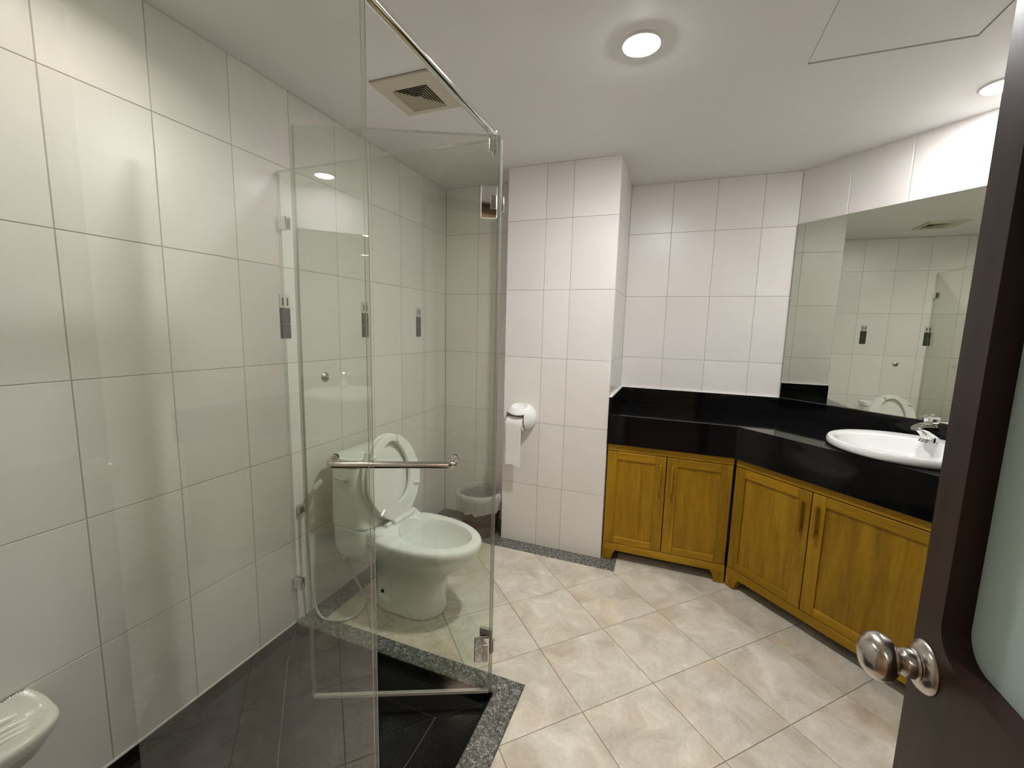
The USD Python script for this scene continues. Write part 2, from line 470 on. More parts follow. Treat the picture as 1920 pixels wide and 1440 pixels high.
M_BRICK_Y, M_BRICK_X = brickmat('wall_tile_side', 'yz'), brickmat('wall_tile_front', 'xz')
YR0 = XB + YB - XR
single('wall_right', trimesh.creation.box(bounds=[[XR, YF - .12, 0], [XR + .06, YR0 + .05, ZC]]), M_BRICK_Y, 'tiled wall hidden behind the open door', kind='structure')
DX0, DX1, DZ = 1.12, 1.885, 2.10     # doorway
front = [trimesh.creation.box(bounds=[[-.06, YF - .12, -.03], [DX0 - .03, YF, ZC]]), trimesh.creation.box(bounds=[[DX1 + .03, YF - .12, 0], [XR + .06, YF, ZC]]),
         trimesh.creation.box(bounds=[[DX0 - .03, YF - .12, DZ + .03], [DX1 + .03, YF, ZC]])]
single('wall_front', front, M_BRICK_X, 'tiled wall around the doorway the view is taken from', kind='structure')
fr = thing('trim_1', 'dark wooden frame of the bathroom doorway', kind='structure')
part(fr, 'jamb', cbox((DX0 - .03, YF - .135, 0), (DX0, YF + .012, DZ + .03)), M_DOOR_V)
part(fr, 'jamb', cbox((DX1, YF - .135, 0), (DX1 + .03, YF + .012, DZ + .03)), M_DOOR_V)
part(fr, 'head', cbox((DX0, YF - .135, DZ), (DX1, YF + .012, DZ + .03)), M_DOOR_V)

# hall on the near side of the doorway
HY = YF - .12
single('floor_hall', trimesh.creation.box(bounds=[[.2, -2.2, -.05], [3.3, YF, -.002]]), M_HALLFLOOR, 'brown hall floor outside the doorway', kind='structure')
single('wall_hall', [trimesh.creation.box(bounds=[[.2, -2.26, 0], [3.3, -2.2, 2.5]]), trimesh.creation.box(bounds=[[.14, -2.26, 0], [.2, HY, 2.5]]), trimesh.creation.box(bounds=[[3.3, -2.26, 0], [3.36, HY, 2.5]])],
       M_HALLWALL, 'pale painted hall walls outside the doorway', kind='structure')
single('ceiling_hall', trimesh.creation.box(bounds=[[.14, -2.26, 2.5], [3.36, HY + .1, 2.55]]), M_CEIL, 'hall ceiling outside the doorway', kind='structure')

ROOM = Polygon([(0, YF), (0, YA), (XP0, YA), (XP0, YP), (XP1, YP), (XP1, YB), (XB, YB), (XR, YR0), (XR, YF)])
# ceiling with openings for lamps, fan and hatch
L1, L2, L3, LR = (1.368, 1.562), (2.605, 2.218), (.36, .66), .060
HATCH = sbox(1.900, 1.405, 2.352, 1.856)
VX0, VX1, VY0, VY1 = .362, .640, 1.452, 1.715
cp = ROOM.buffer(.05, join_style=2)
cp = cp.difference(Point(L1).buffer(LR, 32)).difference(Point(L2).buffer(LR, 32)).difference(Point(L3).buffer(LR, 32)).difference(HATCH).difference(sbox(VX0 + .03, VY0 + .03, VX1 - .03, VY1 - .03))
CEIL = thing('ceiling', 'smooth white painted ceiling', kind='structure')
part(CEIL, 'panel', extr(cp, ZC, ZC + .03), M_CEIL)
hx0, hy0, hx1, hy1 = HATCH.bounds
part(CEIL, 'access_hatch', cbox((hx0 + .0025, hy0 + .004, ZC + .002), (hx1 - .004, hy1 - .006, ZC + .02), .001), M_CEIL, label='square access panel with dark shadow gap')
part(CEIL, 'hatch_backing', trimesh.creation.box(bounds=[[hx0 - .02, hy0 - .02, ZC + .03], [hx1 + .02, hy1 + .02, ZC + .04]]), M_SHADE)

# floor: diagonal tiles, granite borders
ST = .105
strip_left = sbox(0, KY1, ST, YA)
strip_alc = sbox(ST, YA - ST, XP0, YA)
strip_pl = sbox(XP0 - ST, YP - ST, XP0, YA - ST)
strip_pf = sbox(XP0, YP - ST, XP1 + .092, YP)
strip_pr = sbox(XP1, YP, XP1 + .092, YB)
shower = sbox(0, YF, KX0, KY0)
kerb_a = Polygon([(0, KY0), (KX0, KY0), (KX1, KY1), (0, KY1)])
kerb_b = Polygon([(KX0, KY0), (KX0, YF), (KX1, YF), (KX1, KY1)])
strips = [strip_left, strip_alc, strip_pl, strip_pf, strip_pr]
area = ROOM.difference(unary_union([shower, kerb_a, kerb_b] + strips).buffer(.0004, join_style=2))
FLOOR = thing('floor', 'beige marbled floor tiles laid on the diagonal', kind='structure')
part(FLOOR, 'screed', extr(ROOM.difference(shower).buffer(0), -.06, -.0022), M_FLOORGROUT)
TS, TX, TY = .3284, 1.3193, 1.3709
for i in range(-9, 10):
    for j in range(-9, 10):
        q = np.array([[j, i], [j + 1, i], [j + 1, i + 1], [j, i + 1]], float) * TS
        q = np.c_[TX + S2 * (q[:, 0] - q[:, 1]), TY + S2 * (q[:, 0] + q[:, 1])]
        pc = Polygon(q).buffer(-.0012, join_style=2).intersection(area)
        for g_ in getattr(pc, 'geoms', [pc]):
            if g_.geom_type == 'Polygon' and g_.area > 4e-4:
                t = poly_tile(g_, .006, .0010)
                if t is not None: part(FLOOR, 'tile', t, M_FLOOR)
TRIM = thing('trim_2', 'speckled grey granite border strip around the toilet and pier', kind='structure')
for s in strips:
    t = poly_tile(s.buffer(-.0006, join_style=2), .006, .001); t.apply_translation((0, 0, .0006)); part(TRIM, 'slab', t, M_GRANITE)
KERB = thing('trim_3', 'speckled grey granite kerb around the shower', kind='structure')
for s in (kerb_a, kerb_b):
    t = poly_tile(s.buffer(-.0004, join_style=2), .03, .004); t.apply_translation((0, 0, .004)); part(KERB, 'slab', t, M_GRANITE)

# sunken black shower floor
SZ = -.03
SH = thing('floor_shower', 'sunken black granite shower floor with mitred border', kind='structure')
part(SH, 'bed', extr(shower.buffer(.02, join_style=2), -.09, SZ - .003), M_GROUT_D)
part(SH, 'riser', trimesh.creation.box(bounds=[[.0, KY0 - .004, SZ - .01], [KX0, KY0 + .01, -.002]]), M_BLACKTILE)
part(SH, 'riser', trimesh.creation.box(bounds=[[KX0 - .004, YF, SZ - .01], [KX0 + .01, KY0, -.002]]), M_BLACKTILE)
part(SH, 'riser', trimesh.creation.box(bounds=[[-.01, YF, SZ - .01], [.004, KY0, -.001]]), M_BLACKTILE)
part(SH, 'riser', trimesh.creation.box(bounds=[[0, YF - .01, SZ - .01], [KX0, YF + .004, -.001]]), M_BLACKTILE)
part(SH, 'caulk_line', trimesh.creation.box(bounds=[[-.003, YF, -.002], [.0030, KY0, .0055]]), M_CAULK)
ix0, ix1, iy0, iy1 = .115, .827, .235, 1.178
ox0, ox1, oy0, oy1 = .004, KX0 - .004, YF + .004, KY0 - .004
mx, my = (ix0 + ix1) / 2, (iy0 + iy1) / 2
hw = (ix1 - ix0) / 2
border = [[(ox0, oy1), (ix0, iy1), (ix1, iy1), (ox1, oy1)], [(ox1, oy1), (ix1, iy1), (ix1, iy0), (ox1, oy0)], [(ox0, oy0), (ox1, oy0), (ix1, iy0), (ix0, iy0)], [(ox0, oy0), (ix0, iy0), (ix0, iy1), (ox0, oy1)]]
inner = [[(ix0, iy1), (ix1, iy1), (mx, iy1 - hw)], [(ix1, iy1), (ix1, iy0), (mx, iy0 + hw), (mx, iy1 - hw)], [(ix0, iy0), (mx, iy0 + hw), (ix1, iy0)], [(ix0, iy0), (ix0, iy1), (mx, iy1 - hw), (mx, iy0 + hw)]]
for q in border + inner:
    t = poly_tile(Polygon(q).buffer(-.0012, join_style=2, mitre_limit=3), .006, .0008)
    t.apply_translation((0, 0, SZ)); part(SH, 'tile', t, M_BLACKTILE)
part(SH, 'drain', cyl((mx, my, SZ - .002), (mx, my, SZ + .003), .05, 32, .001), M_STEEL, smooth=30)

# ------------------------------------------------------------------ lamps, fan
def downlight(x, y, label, matl=M_LAMP, z=ZC, deep=False):
    t = thing('downlight', label, 'ceiling light', (x, y, z), group=None)
    ring = lathe([(.0535, .0), (.0545, -.004), (.060, -.0055), (.0665, -.004), (.068, .0), (.0585, .001), (.0575, .022), (.0535, .022)] , 64)
    ring = lathe([(.0575, .040), (.0575, -.0030), (.0600, -.0055), (.0660, -.0040), (.0690, -.0002), (.0592, -.0002), (.0590, .040), (.0575, .040)], 64)
    ring.apply_translation((x, y, z)); part(t, 'trim_ring', ring, M_WHITE, smooth=40)
    dif = lathe([(0, -.011), (.020, -.0102), (.040, -.0068), (.052, -.0025), (.0570, .002), (.057, .010), (0, .010)], 48)
    if deep: dif = lathe([(0, .031), (.057, .031), (.057, .036), (0, .036)], 48)
    dif.apply_translation((x, y, z)); part(t, 'diffuser', dif, matl)
    cap = lathe([(0, .037), (.058, .037), (.058, .043), (0, .043)], 32)
    cap.apply_translation((x, y, z)); part(t, 'housing', cap, M_WHITE)


downlight(*L1, 'glowing round downlight in the middle of the ceiling')
downlight(*L2, 'glowing round downlight close to the mirror wall and door', M_LAMP2)
downlight(*L3, 'recessed round downlight above the shower', M_LAMP3, deep=True)
hl = lathe([(0, -.008), (.17, -.008), (.17, 0), (0, 0)], 32); hl.apply_translation((1.9, -1.2, 2.5))
single('hall_lamp', hl, M_HALLFILL, 'unseen hall lamp added for warm fill through the doorway', 'ceiling light')  # lamp out of view, added to send warm fill into the room

v = thing('exhaust_fan', 'square yellowed ceiling exhaust fan above the toilet', 'exhaust fan', ((VX0 + VX1) / 2, (VY0 + VY1) / 2, ZC))
gx0, gx1, gy0, gy1 = .408, .572, 1.525, 1.690
plate = sbox(VX0, VY0, VX1, VY1).buffer(-.006).buffer(.006).difference(sbox(gx0, gy0, gx1, gy1))
part(v, 'cover_plate', extr(plate, ZC - .009, ZC - .0005), M_VENT)
part(v, 'shadow_gap', extr(sbox(VX0 - .002, VY0 - .002, VX1 + .001, VY1 + .001).difference(sbox(gx0, gy0, gx1, gy1)), ZC - .0006, ZC - .0002), M_SHADE)  # flat dark sheet; the shadow line round the plate is its colour
n = 7
cxg, cyg = (gx0 + gx1) / 2, (gy0 + gy1) / 2
for k in range(n):
    h = (gx1 - gx0) / 2 * (1 - k / (n + .6))
    w_ = .0094
    zt = ZC - .0075
    o2 = np.array([(cxg + a * h, cyg + b * h, zt) for a, b in ((-1, -1), (1, -1), (1, 1), (-1, 1))])
    i2 = np.array([(cxg + a * (h - w_), cyg + b * (h - w_), zt + .0048) for a, b in ((-1, -1), (1, -1), (1, 1), (-1, 1))])
    vv = np.vstack([o2, i2, o2 + (0, 0, .0015), i2 + (0, 0, .0015)])
    ff = []
    for a in range(4):
        b = (a + 1) % 4
        ff += [[a, 4 + a, 4 + b], [a, 4 + b, b], [8 + a, 8 + b, 12 + b], [8 + a, 12 + b, 12 + a], [a, b, 8 + b], [a, 8 + b, 8 + a], [4 + a, 12 + a, 12 + b], [4 + a, 12 + b, 4 + b]]
    part(v, 'louvre', trimesh.Trimesh(vv, np.array(ff), process=False), M_VENT_G)
part(v, 'centre_cap', cbox((cxg - .009, cyg - .009, ZC - .0075), (cxg + .009, cyg + .009, ZC + .002), .002), M_VENT_G)
part(v, 'dark_duct', trimesh.creation.box(bounds=[[gx0 - .01, gy0 - .01, ZC + .020], [gx1 + .01, gy1 + .01, ZC + .034]]), M_SHADE)  # near-black slab; the shade behind the louvres is its colour

# ------------------------------------------------------------------ shower glass
GT = .010


def glass_panel(path, a, b, z0, z1, t=GT):
    """pane with its long axis from a to b (plan), plus its polished edges"""
    a, b = np.array([*a, 0.]), np.array([*b, 0.])
    L = np.linalg.norm(b - a); U = (b - a) / L; N = np.array([-U[1], U[0], 0]); Z = np.array([0, 0, 1.])
    pn = trimesh.creation.box(bounds=[[0.0006, z0 + .0006, -t / 2], [L - .0006, z1 - .0006, t / 2]])
    side = 1. if N @ (CAM - a) > 0 else -1.     # the slab is one sheet with returned edges: its optics count both faces
    pn.update_faces(pn.face_normals[:, 2] * side > -.5)
    part(path, 'pane', place(pn, a, U, Z, N), M_GLASS)
    h = t / 2 + .0002
    q_ = .0011
    arr = [[[x - q_ / 2, z0, y - q_ / 2], [x + q_ / 2, z1, y + q_ / 2]] for x in (0, L) for y in (-h, h)] + [[[0, z1 - q_ / 2, y - q_ / 2], [L, z1 + q_ / 2, y + q_ / 2]] for y in (-h, h)]
    part(path, 'polished_edge', place(trimesh.util.concatenate([trimesh.creation.box(bounds=q) for q in arr]), a, U, Z, N), M_ARRIS)
    return a, U, Z, N, L


def oriented(lo, hi, fr_, c=.002):
    a, U, Z, N, L = fr_
    return place(cbox(lo, hi, c), a, U, Z, N)


PA = thing('glass_panel', 'fixed glass panel between the shower and the toilet', 'shower screen', (.49, 1.331, 0))
fa = glass_panel(PA, (.003, 1.331), (.976, 1.331), .005, GLASS_TOP)
for z in (1.765, .200):
    for s in (-1, 1):
        part(PA, 'wall_clip', oriented((-.0005, z - .025, -.014 if s < 0 else .0052), (.045, z + .025, -.0052 if s < 0 else .014), fa, .0015), M_CHROME)
PB = thing('glass_panel', 'near fixed glass panel along the shower front', 'shower screen', (.988, .37, 0))
fb = glass_panel(PB, (.988, .0855), (.988, .664), .005, GLASS_TOP + .05)

HX, HY_ = .986, 1.318
dd = np.array([-.588, -.271]); dd /= np.linalg.norm(dd)
SD = thing('shower_door', 'frameless glass shower door swung open into the shower', 'shower door', (HX + dd[0] * .32, HY_ + dd[1] * .32, 0))
fd = glass_panel(SD, (HX + dd[0] * .012, HY_ + dd[1] * .012), (HX + dd[0] * .648, HY_ + dd[1] * .648), .016, GLASS_TOP + .001)
# in the door's frame: +x from the hinge to the free edge; the outer face (towards the camera) is +N or -N
sgn = 1.0 if (fd[3] @ (CAM - fd[0])) > 0 else -1.0
part(SD, 'bottom_seal', oriented((.0, .006, -.007), (.640, .020, .007), fd, .002), M_SEAL)
for z in (1.762, .192):
    n0, n1 = sorted((sgn * (GT / 2 + .0003), sgn * (GT / 2 + .011)))
    hp = part(SD, 'hinge', oriented((.003, z - .05, n0), (.056, z + .05, n1), fd, .0025), M_CHROME)
    n0, n1 = sorted((sgn * (GT / 2 + .010), sgn * (GT / 2 + .0135)))
    part(hp, 'cover', oriented((.006, z - .021, n0), (.024, z + .021, n1), fd, .0012), M_NICKEL)
    m0, m1 = GT / 2 + .0003, GT / 2 + .011
    part(PA, 'hinge_plate', oriented((.918, z - .05, m0), (.970, z + .05, m1), fa, .0025), M_CHROME)
    part(SD, 'hinge_barrel', cyl((.9855, 1.3240, z - .024), (.9855, 1.3240, z + .024), .006, 24, .001), M_CHROME, smooth=30)
part(PA, 'edge_seal', oriented((.9705, .006, -.0055), (.9745, GLASS_TOP - .002, .0055), fa, .001), M_EDGE)
part(SD, 'edge_seal', oriented((fd[4] - .003, .02, -.0065), (fd[4] + .0075, GLASS_TOP - .002, .0065), fd, .0015), M_EDGE, label='clear strip along the free edge')
part(SD, 'edge_seal', oriented((-.003, .02, -.006), (.003, GLASS_TOP - .002, .006), fd, .001), M_EDGE)


def dpt(x, z, n_):
    return fd[0] + fd[1] * x + fd[2] * z + fd[3] * sgn * n_


# towel-bar handle
def rounded_path(pts, r, n=10):
    pts = [np.array(p, float) for p in pts]
    out = [pts[0]]
    for a, b, c in zip(pts[:-2], pts[1:-1], pts[2:]):
        u_, w_ = (a - b) / np.linalg.norm(a - b), (c - b) / np.linalg.norm(c - b)
        p0, p1 = b + u_ * r, b + w_ * r
        for t in np.linspace(0, 1, n):
            out.append((1 - t) ** 2 * p0 + 2 * t * (1 - t) * b + t * t * p1)
    return np.array(out + [pts[-1]])


def along(p):
    return abs(float((np.array([*p, 0.]) - fd[0]) @ fd[1]))


xa, xb = along((.856, 1.256)), along((.486, 1.086))
hz = .912
hp = rounded_path([dpt(xb, hz + .003, GT / 2 + .002), dpt(xb, hz - .002, .060), dpt(xa, hz - .002, .060), dpt(xa, hz + .003, GT / 2 + .002)], .022)
seg = [hp[0]]
for p, q in zip(hp[:-1], hp[1:]):
    k = max(1, int(np.linalg.norm(q - p) / .012))
    for t in range(1, k + 1): seg.append(p + (q - p) * t / k)
H = part(SD, 'handle', tube(seg, .0115, 24), M_STEEL, smooth=50, label='brushed steel towel bar handle')
for x in (xa, xb):
    part(H, 'collar', cyl(dpt(x, hz + .003, GT / 2 + .0004), dpt(x, hz + .003, GT / 2 + .007), .0135, 28, .0012), M_CHROME, smooth=30)
    part(H, 'collar', cyl(dpt(x, hz + .003, -GT / 2 - .0004), dpt(x, hz + .003, -GT / 2 - .008), .0135, 28, .0012), M_CHROME, smooth=30)

RB = thing('support_rod', 'chrome stabilising rod above the shower entrance', 'rod', (.945, .7, 1.985))
part(RB, 'rod', cyl((.945, YF + .001, 1.987), (.945, 1.338, 1.987), .0122, 32, .001), M_CHROME, smooth=30)
part(RB, 'wall_flange', cyl((.945, YF + .0005, 1.987), (.945, YF + .012, 1.987), .022, 28, .002), M_CHROME, smooth=30)
part(RB, 'glass_clamp', [cyl((.945, 1.3160, 1.924), (.945, 1.3160, 1.996), .0094, 24, .003), cyl((.945, 1.3460, 1.924), (.945, 1.3460, 1.996), .0094, 24, .003)], M_CHROME, smooth=30)
part(RB, 'end_ball', trimesh.creation.icosphere(subdivisions=3, radius=.0145).apply_translation((.945, 1.331, 1.987)), M_CHROME, smooth=True)

# ------------------------------------------------------------------ toilet (built along +x from the wall, then turned a little)
TA, TYC = -.05, 1.645


def trot(mesh):
    mesh = to_tm(mesh).copy()
    mesh.apply_transform(trimesh.transformations.rotation_matrix(TA, (0, 0, 1), (.3, TYC, 0)))
    return mesh


TO = thing('toilet', 'white one-piece toilet with its seat and lid raised', 'toilet', (.38, TYC, 0))
y0 = TYC
bowl = loft([oval(.395, y0 + .012, .190, .112, .0, p=2.6), oval(.395, y0 + .012, .192, .113, .012, p=2.6), oval(.397, y0 + .010, .186, .107, .05, p=2.6), oval(.402, y0 + .008, .186, .104, .12, p=2.5),
             oval(.412, y0 + .005, .194, .108, .18, p=2.4), oval(.430, y0, .222, .128, .235, p=2.2), oval(.455, y0, .268, .160, .29, p=2.15), oval(.473, y0, .292, .181, .335, p=2.1, egg=.04),
             oval(.480, y0, .300, .190, .368, p=2.1, egg=.04), oval(.480, y0, .299, .190, .388, p=2.1, egg=.04), oval(.480, y0, .293, .184, .398, p=2.1, egg=.04), oval(.480, y0, .283, .174, .402, p=2.1, egg=.04)])
rear = loft([oval(.200, y0, .06, .10, .215, p=3), oval(.192, y0, .118, .160, .255, p=3.2), oval(.188, y0, .122, .183, .30, p=3.6), oval(.188, y0, .122, .190, .36, p=4.), oval(.188, y0, .121, .190, .428, p=4.), oval(.188, y0, .118, .187, .432, p=4.)])
deck = loft([oval(.28, y0, .13, .165, .36, p=3.2), oval(.275, y0, .125, .165, .410, p=3.2), oval(.265, y0, .112, .160, .424, p=3.2), oval(.255, y0, .100, .150, .429, p=3.2)])
ci, ai, bi = .552, .182, .132
cav = loft([oval(ci, y0, ai, bi, .45, p=2.05, egg=.06), oval(ci, y0, ai, bi, .402, p=2.05, egg=.06), oval(ci, y0, ai - .006, bi - .006, .392, p=2.05, egg=.06), oval(ci, y0, ai - .008, bi - .008, .375, p=2.05, egg=.06),
            oval(ci - .008, y0, ai - .02, bi - .016, .33, p=2.0), oval(ci - .025, y0, ai - .055, bi - .038, .28, p=2.0), oval(ci - .05, y0, ai - .095, bi - .065, .24, p=2.0), oval(ci - .06, y0, ai - .125, bi - .085, .21, p=2.0)])
rec = cbox((.240, y0 - .20, .050), (.365, y0 - .078, .180), .018)
bm = man(bowl) + man(rear) + man(deck)
bm = bm.refine_to_length(.02)
b_tm = to_tm(bm); b_tm.merge_vertices()
trimesh.smoothing.filter_taubin(b_tm, lamb=.5, nu=.53, iterations=14)
bm = man(b_tm) - man(cav) - man(rec)
BODY = part(TO, 'bowl', trot(bm), M_CERAMIC, smooth=35)
part(BODY, 'bolt_hole', trot(cyl((.300, y0 - .0805, .085), (.300, y0 - .077, .085), .009, 20)), M_SHADE)  # dark disc; the shade inside the hole is painted, not cut
part(TO, 'water', trot(extr(Polygon(oval(ci - .045, y0, ai - .085, bi - .058, 0)[:, :2]), .246, .249)), M_WATER)
tank = loft([oval(.186, y0, .118, .189, .434, p=5.), oval(.186, y0, .119, .190, .438, p=5.), oval(.177, y0, .107, .188, .55, p=5.), oval(.169, y0, .095, .184, .67, p=5.), oval(.166, y0, .090, .182, .716, p=5.)], True)
part(TO, 'tank', trot(tank), M_CERAMIC, smooth=35)
lidt = loft([oval(.164, y0, .090, .183, .7185, p=5.), oval(.164, y0, .094, .188, .722, p=5.), oval(.164, y0, .095, .189, .742, p=5.), oval(.164, y0, .091, .185, .756, p=5.), oval(.164, y0, .080, .172, .762, p=5.)])
part(TO, 'tank_lid', trot(lidt), M_CERAMIC, smooth=35)
lev = part(TO, 'flush_lever', trot(cyl((.200, y0 - .182, .665), (.200, y0 - .203, .665), .014, 24, .003)), M_CHROME, smooth=30, label='chrome flush lever on the side of the tank')
part(lev, 'arm', trot(place(cbox((-.012, -.009, -.005), (.060, .009, .005), .004), (.200, y0 - .205, .665), (-.97, 0, .10), (.10, 0, .97), (0, -1, 0))), M_CHROME, smooth=30)


def seat_outline(w, h, grow=0.0):
    """egg outline: y across, s up from the hinge"""
    pts = []
    for th in np.linspace(0, 2 * np.pi, 96, endpoint=False):
        c, s = math.cos(th), math.sin(th)
        if s >= 0: yy, ss = w * c, h * .44 + h * .56 * s
        else:
            p = 2.5
            yy, ss = w * math.copysign(abs(c) ** (2 / p), c), h * .44 + h * .44 * math.copysign(abs(s) ** (2 / p), s)
            yy *= 1 - .34 * ((h * .44 - ss) / (h * .44)) ** 1.3
        pts.append((yy, ss))
    return Polygon(pts).buffer(grow)


so = seat_outline(.187, .412)
hole = Polygon([(.106 * math.cos(t) * (1 - .12 * math.sin(t)), .232 + .148 * math.sin(t)) for t in np.linspace(0, 2 * np.pi, 72, endpoint=False)])
tilt = math.radians(9.5)
SU, SN = np.array([-math.sin(tilt), 0, math.cos(tilt)]), np.array([math.cos(tilt), 0, math.sin(tilt)])


def domed(poly, t, ch):
    """slab with rounded rims: stacked insets"""
    out = []
    zs = [(0, ch), (ch * .35, ch * .35), (ch, 0), (t - ch, 0), (t - ch * .35, ch * .35), (t, ch)]
    ms = None
    for (z0_, a), (z1_, b) in zip(zs[:-1], zs[1:]):
        s_ = extr(poly.buffer(-min(a, b) if z0_ < t / 2 and False else -max(a, b) * .5 - min(a, b) * .5), z0_, z1_)
        out.append(s_)
    mm = man(out[0])
    for o in out[1:]: mm = mm + man(o)
    return to_tm(mm)


def seat_place(mesh, x, z):
    return trot(place(mesh, (x, y0 + .005, z), (0, 1, 0), SU, SN))


SEAT = part(TO, 'seat', seat_place(domed(so.difference(hole), .018, .006), .338, .432), M_SEAT, smooth=25)
for (yy, ss, rot) in ((-.128, .075, .6), (.140, .135, -.3), (-.135, .335, .3), (.05, .385, 1.2)):
    bmp = cbox((-.020, -.0075, 0), (.020, .0075, .013), .005)
    bmp.apply_transform(trimesh.transformations.rotation_matrix(rot, (0, 0, 1))); bmp.apply_translation((yy, ss, .0175))
    part(SEAT, 'bumper', seat_place(bmp, .338, .432), M_SEAT)
part(TO, 'seat_lid', seat_place(domed(seat_outline(.189, .416), .016, .006), .312, .431), M_SEAT, smooth=25)
hg = part(TO, 'hinge', trot(cbox((.325, y0 - .060, .422), (.370, y0 + .085, .450), .007)), M_SEAT)
for s in (-.085, .095):
    part(hg, 'hinge_pin', trot(cyl((.345, y0 + s - .018, .436), (.345, y0 + s + .018, .436), .011, 20, .002)), M_SEAT, smooth=30)

# bidet sprayer with looping hose, wall cap
BS = thing('bidet_sprayer', 'hand bidet sprayer on the wall with white looping hose', 'bidet sprayer', (.03, 1.40, .5))
part(BS, 'holder', [cbox((0.001, 1.352, .515), (.028, 1.392, .552), .005), cbox((.02, 1.365, .518), (.05, 1.38, .545), .004)], M_STEEL, label='grey sprayer holder')
hd = part(BS, 'spray_head', tube(spline([(.045, 1.372, .45), (.045, 1.375, .53), (.048, 1.390, .585), (.056, 1.415, .625)], 24), np.r_[np.full(12, .0075), np.linspace(.0075, .010, 12)], 20), M_STEEL, smooth=40, label='grey spray handle with white nozzle')
part(hd, 'nozzle', tube(spline([(.054, 1.410, .618), (.062, 1.428, .640), (.070, 1.440, .648)], 10), np.linspace(.0105, .014, 10), 20), M_HOSE, smooth=40)
part(BS, 'hose', tube(spline([(.045, 1.372, .45), (.042, 1.371, .36), (.044, 1.378, .20), (.05, 1.385, .08), (.085, 1.385, .014), (.16, 1.390, .010), (.215, 1.430, .010), (.225, 1.500, .010), (.19, 1.570, .012), (.11, 1.620, .03), (.05, 1.63, .10), (.03, 1.63, .155)], 110), .0062, 12), M_HOSE, smooth=50)
av = part(BS, 'angle_valve', cyl((.001, 1.63, .17), (.055, 1.63, .17), .011, 20, .002), M_CHROME, smooth=30)
part(av, 'valve_knob', cyl((.05, 1.63, .17), (.075, 1.63, .17), .016, 20, .003), M_CHROME, smooth=30)
part(av, 'escutcheon', cyl((.0005, 1.63, .17), (.006, 1.63, .17), .024, 24, .002), M_CHROME, smooth=30)
wc = thing('wall_cap', 'round steel cap on the tiled wall above the toilet tank', 'cap', (.0, 1.547, 1.114))
part(wc, 'cap', place(lathe([(0, .009), (.008, .0085), (.017, .006), (.022, .0025), (.0235, .0006), (0, .0006)], 40), (0, 1.547, 1.114), (0, 1, 0), (0, 0, 1), (1, 0, 0)), M_NICKEL, smooth=40)

# waste bin
BX, BY, BR, BH = .392, 2.465, .148, .285
BN = thing('waste_bin', 'round dark brown waste bin lined with a white plastic bag', 'waste bin', (BX, BY, 0))
b = lathe([(0, .002), (.112, .002), (.116, .006), (BR - .010, BH - .040), (BR - .008, BH - .034), (BR - .009, BH - .031), (BR - .012, BH - .036), (.106, .012), (0, .012)], 64)
b.apply_translation((BX, BY, 0)); part(BN, 'body', b, M_BIN, smooth=40)
nth, rows = 160, []
prof = [(.085, .10), (.108, .17), (BR - .019, .25), (BR - .010, BH + .004), (BR - .001, BH + .013), (BR + .010, BH + .008), (BR + .013, BH - .02), (BR + .010, BH - .05), (BR + .006, BH - .085), (BR + .004, BH - .105)]
prof = spline([(a, 0, c) for a, c in prof], 40)[:, [0, 2]]
th = np.linspace(0, 2 * np.pi, nth, endpoint=False)
for i, (r_, z_) in enumerate(prof):
    q = np.c_[np.cos(th), np.sin(th), np.full(nth, z_ * 6)] * [3.2, 3.2, 1.0]
    nn = meshkit.fbm(q * 1.9 + 5, 5, 3) - .5
    amp = .034 if i > 16 else .022
    amp = amp * (.25 if r_ < BR + .003 and z_ > .2 and i < 20 else 1.)
    rr = r_ + (np.maximum(nn * amp, -.003) if i > 17 else -np.abs(nn) * amp - .003)
    zz = z_ + (meshkit.fbm(np.c_[np.cos(th) * 2, np.sin(th) * 2, np.full(nth, .3)], 3, 9) - .5) * (.13 if i > 28 else .05) * (i / 39.)
    rows.append(np.c_[BX + rr * np.cos(th), BY + rr * np.sin(th), zz])
part(BN, 'bin_liner', loft(rows, caps=False), M_LINER, smooth=60, label='crumpled white plastic bag')

# ------------------------------------------------------------------ toilet paper holder
PHX, PHZ = .683, .825
PH = thing('paper_holder', 'white ceramic toilet paper holder on the tiled pier', 'paper holder', (PHX, YP, PHZ))
n_ = 64
sp = trimesh.creation.icosphere(subdivisions=5, radius=1.0)
vtx = np.array(sp.vertices)
vtx = np.sign(vtx) * np.abs(vtx) ** .92
sp.vertices = vtx * [.098, .105, .085] + [PHX, YP, PHZ + .002]
dome = man(sp) - man(trimesh.creation.box(bounds=[[PHX - .3, YP - .0005, PHZ - .3], [PHX + .3, YP + .3, PHZ + .3]]))
dish = trimesh.creation.icosphere(subdivisions=4, radius=1.0); dish.vertices = np.array(dish.vertices) * [.060, .055, .03] + [PHX - .004, YP - .058, PHZ + .086]
cutc = cyl((PHX - .078, YP - .070, PHZ - .028), (PHX + .045, YP - .070, PHZ - .028), .062, 48)
cutb = cbox((PHX - .078, YP - .30, PHZ - .12), (PHX + .045, YP - .02, PHZ - .022), .01)
dome = dome - man(dish) - man(cutc) - man(cutb)
part(PH, 'holder_body', dome, M_CERAMIC, smooth=35)
part(PH, 'spindle', cyl((PHX - .090, YP - .058, PHZ - .035), (PHX + .058, YP - .058, PHZ - .035), .008, 20, .002), M_WHITE, smooth=30)
PR = thing('toilet_paper_roll', 'toilet paper roll with a long sheet hanging from the holder', 'toilet paper', (PHX - .015, YP - .058, PHZ - .035))
rx0, rx1 = PHX - .070, PHX + .034
rl = lathe([(.013, 0), (.040, 0), (.040, rx1 - rx0), (.013, rx1 - rx0), (.013, 0)], 48)
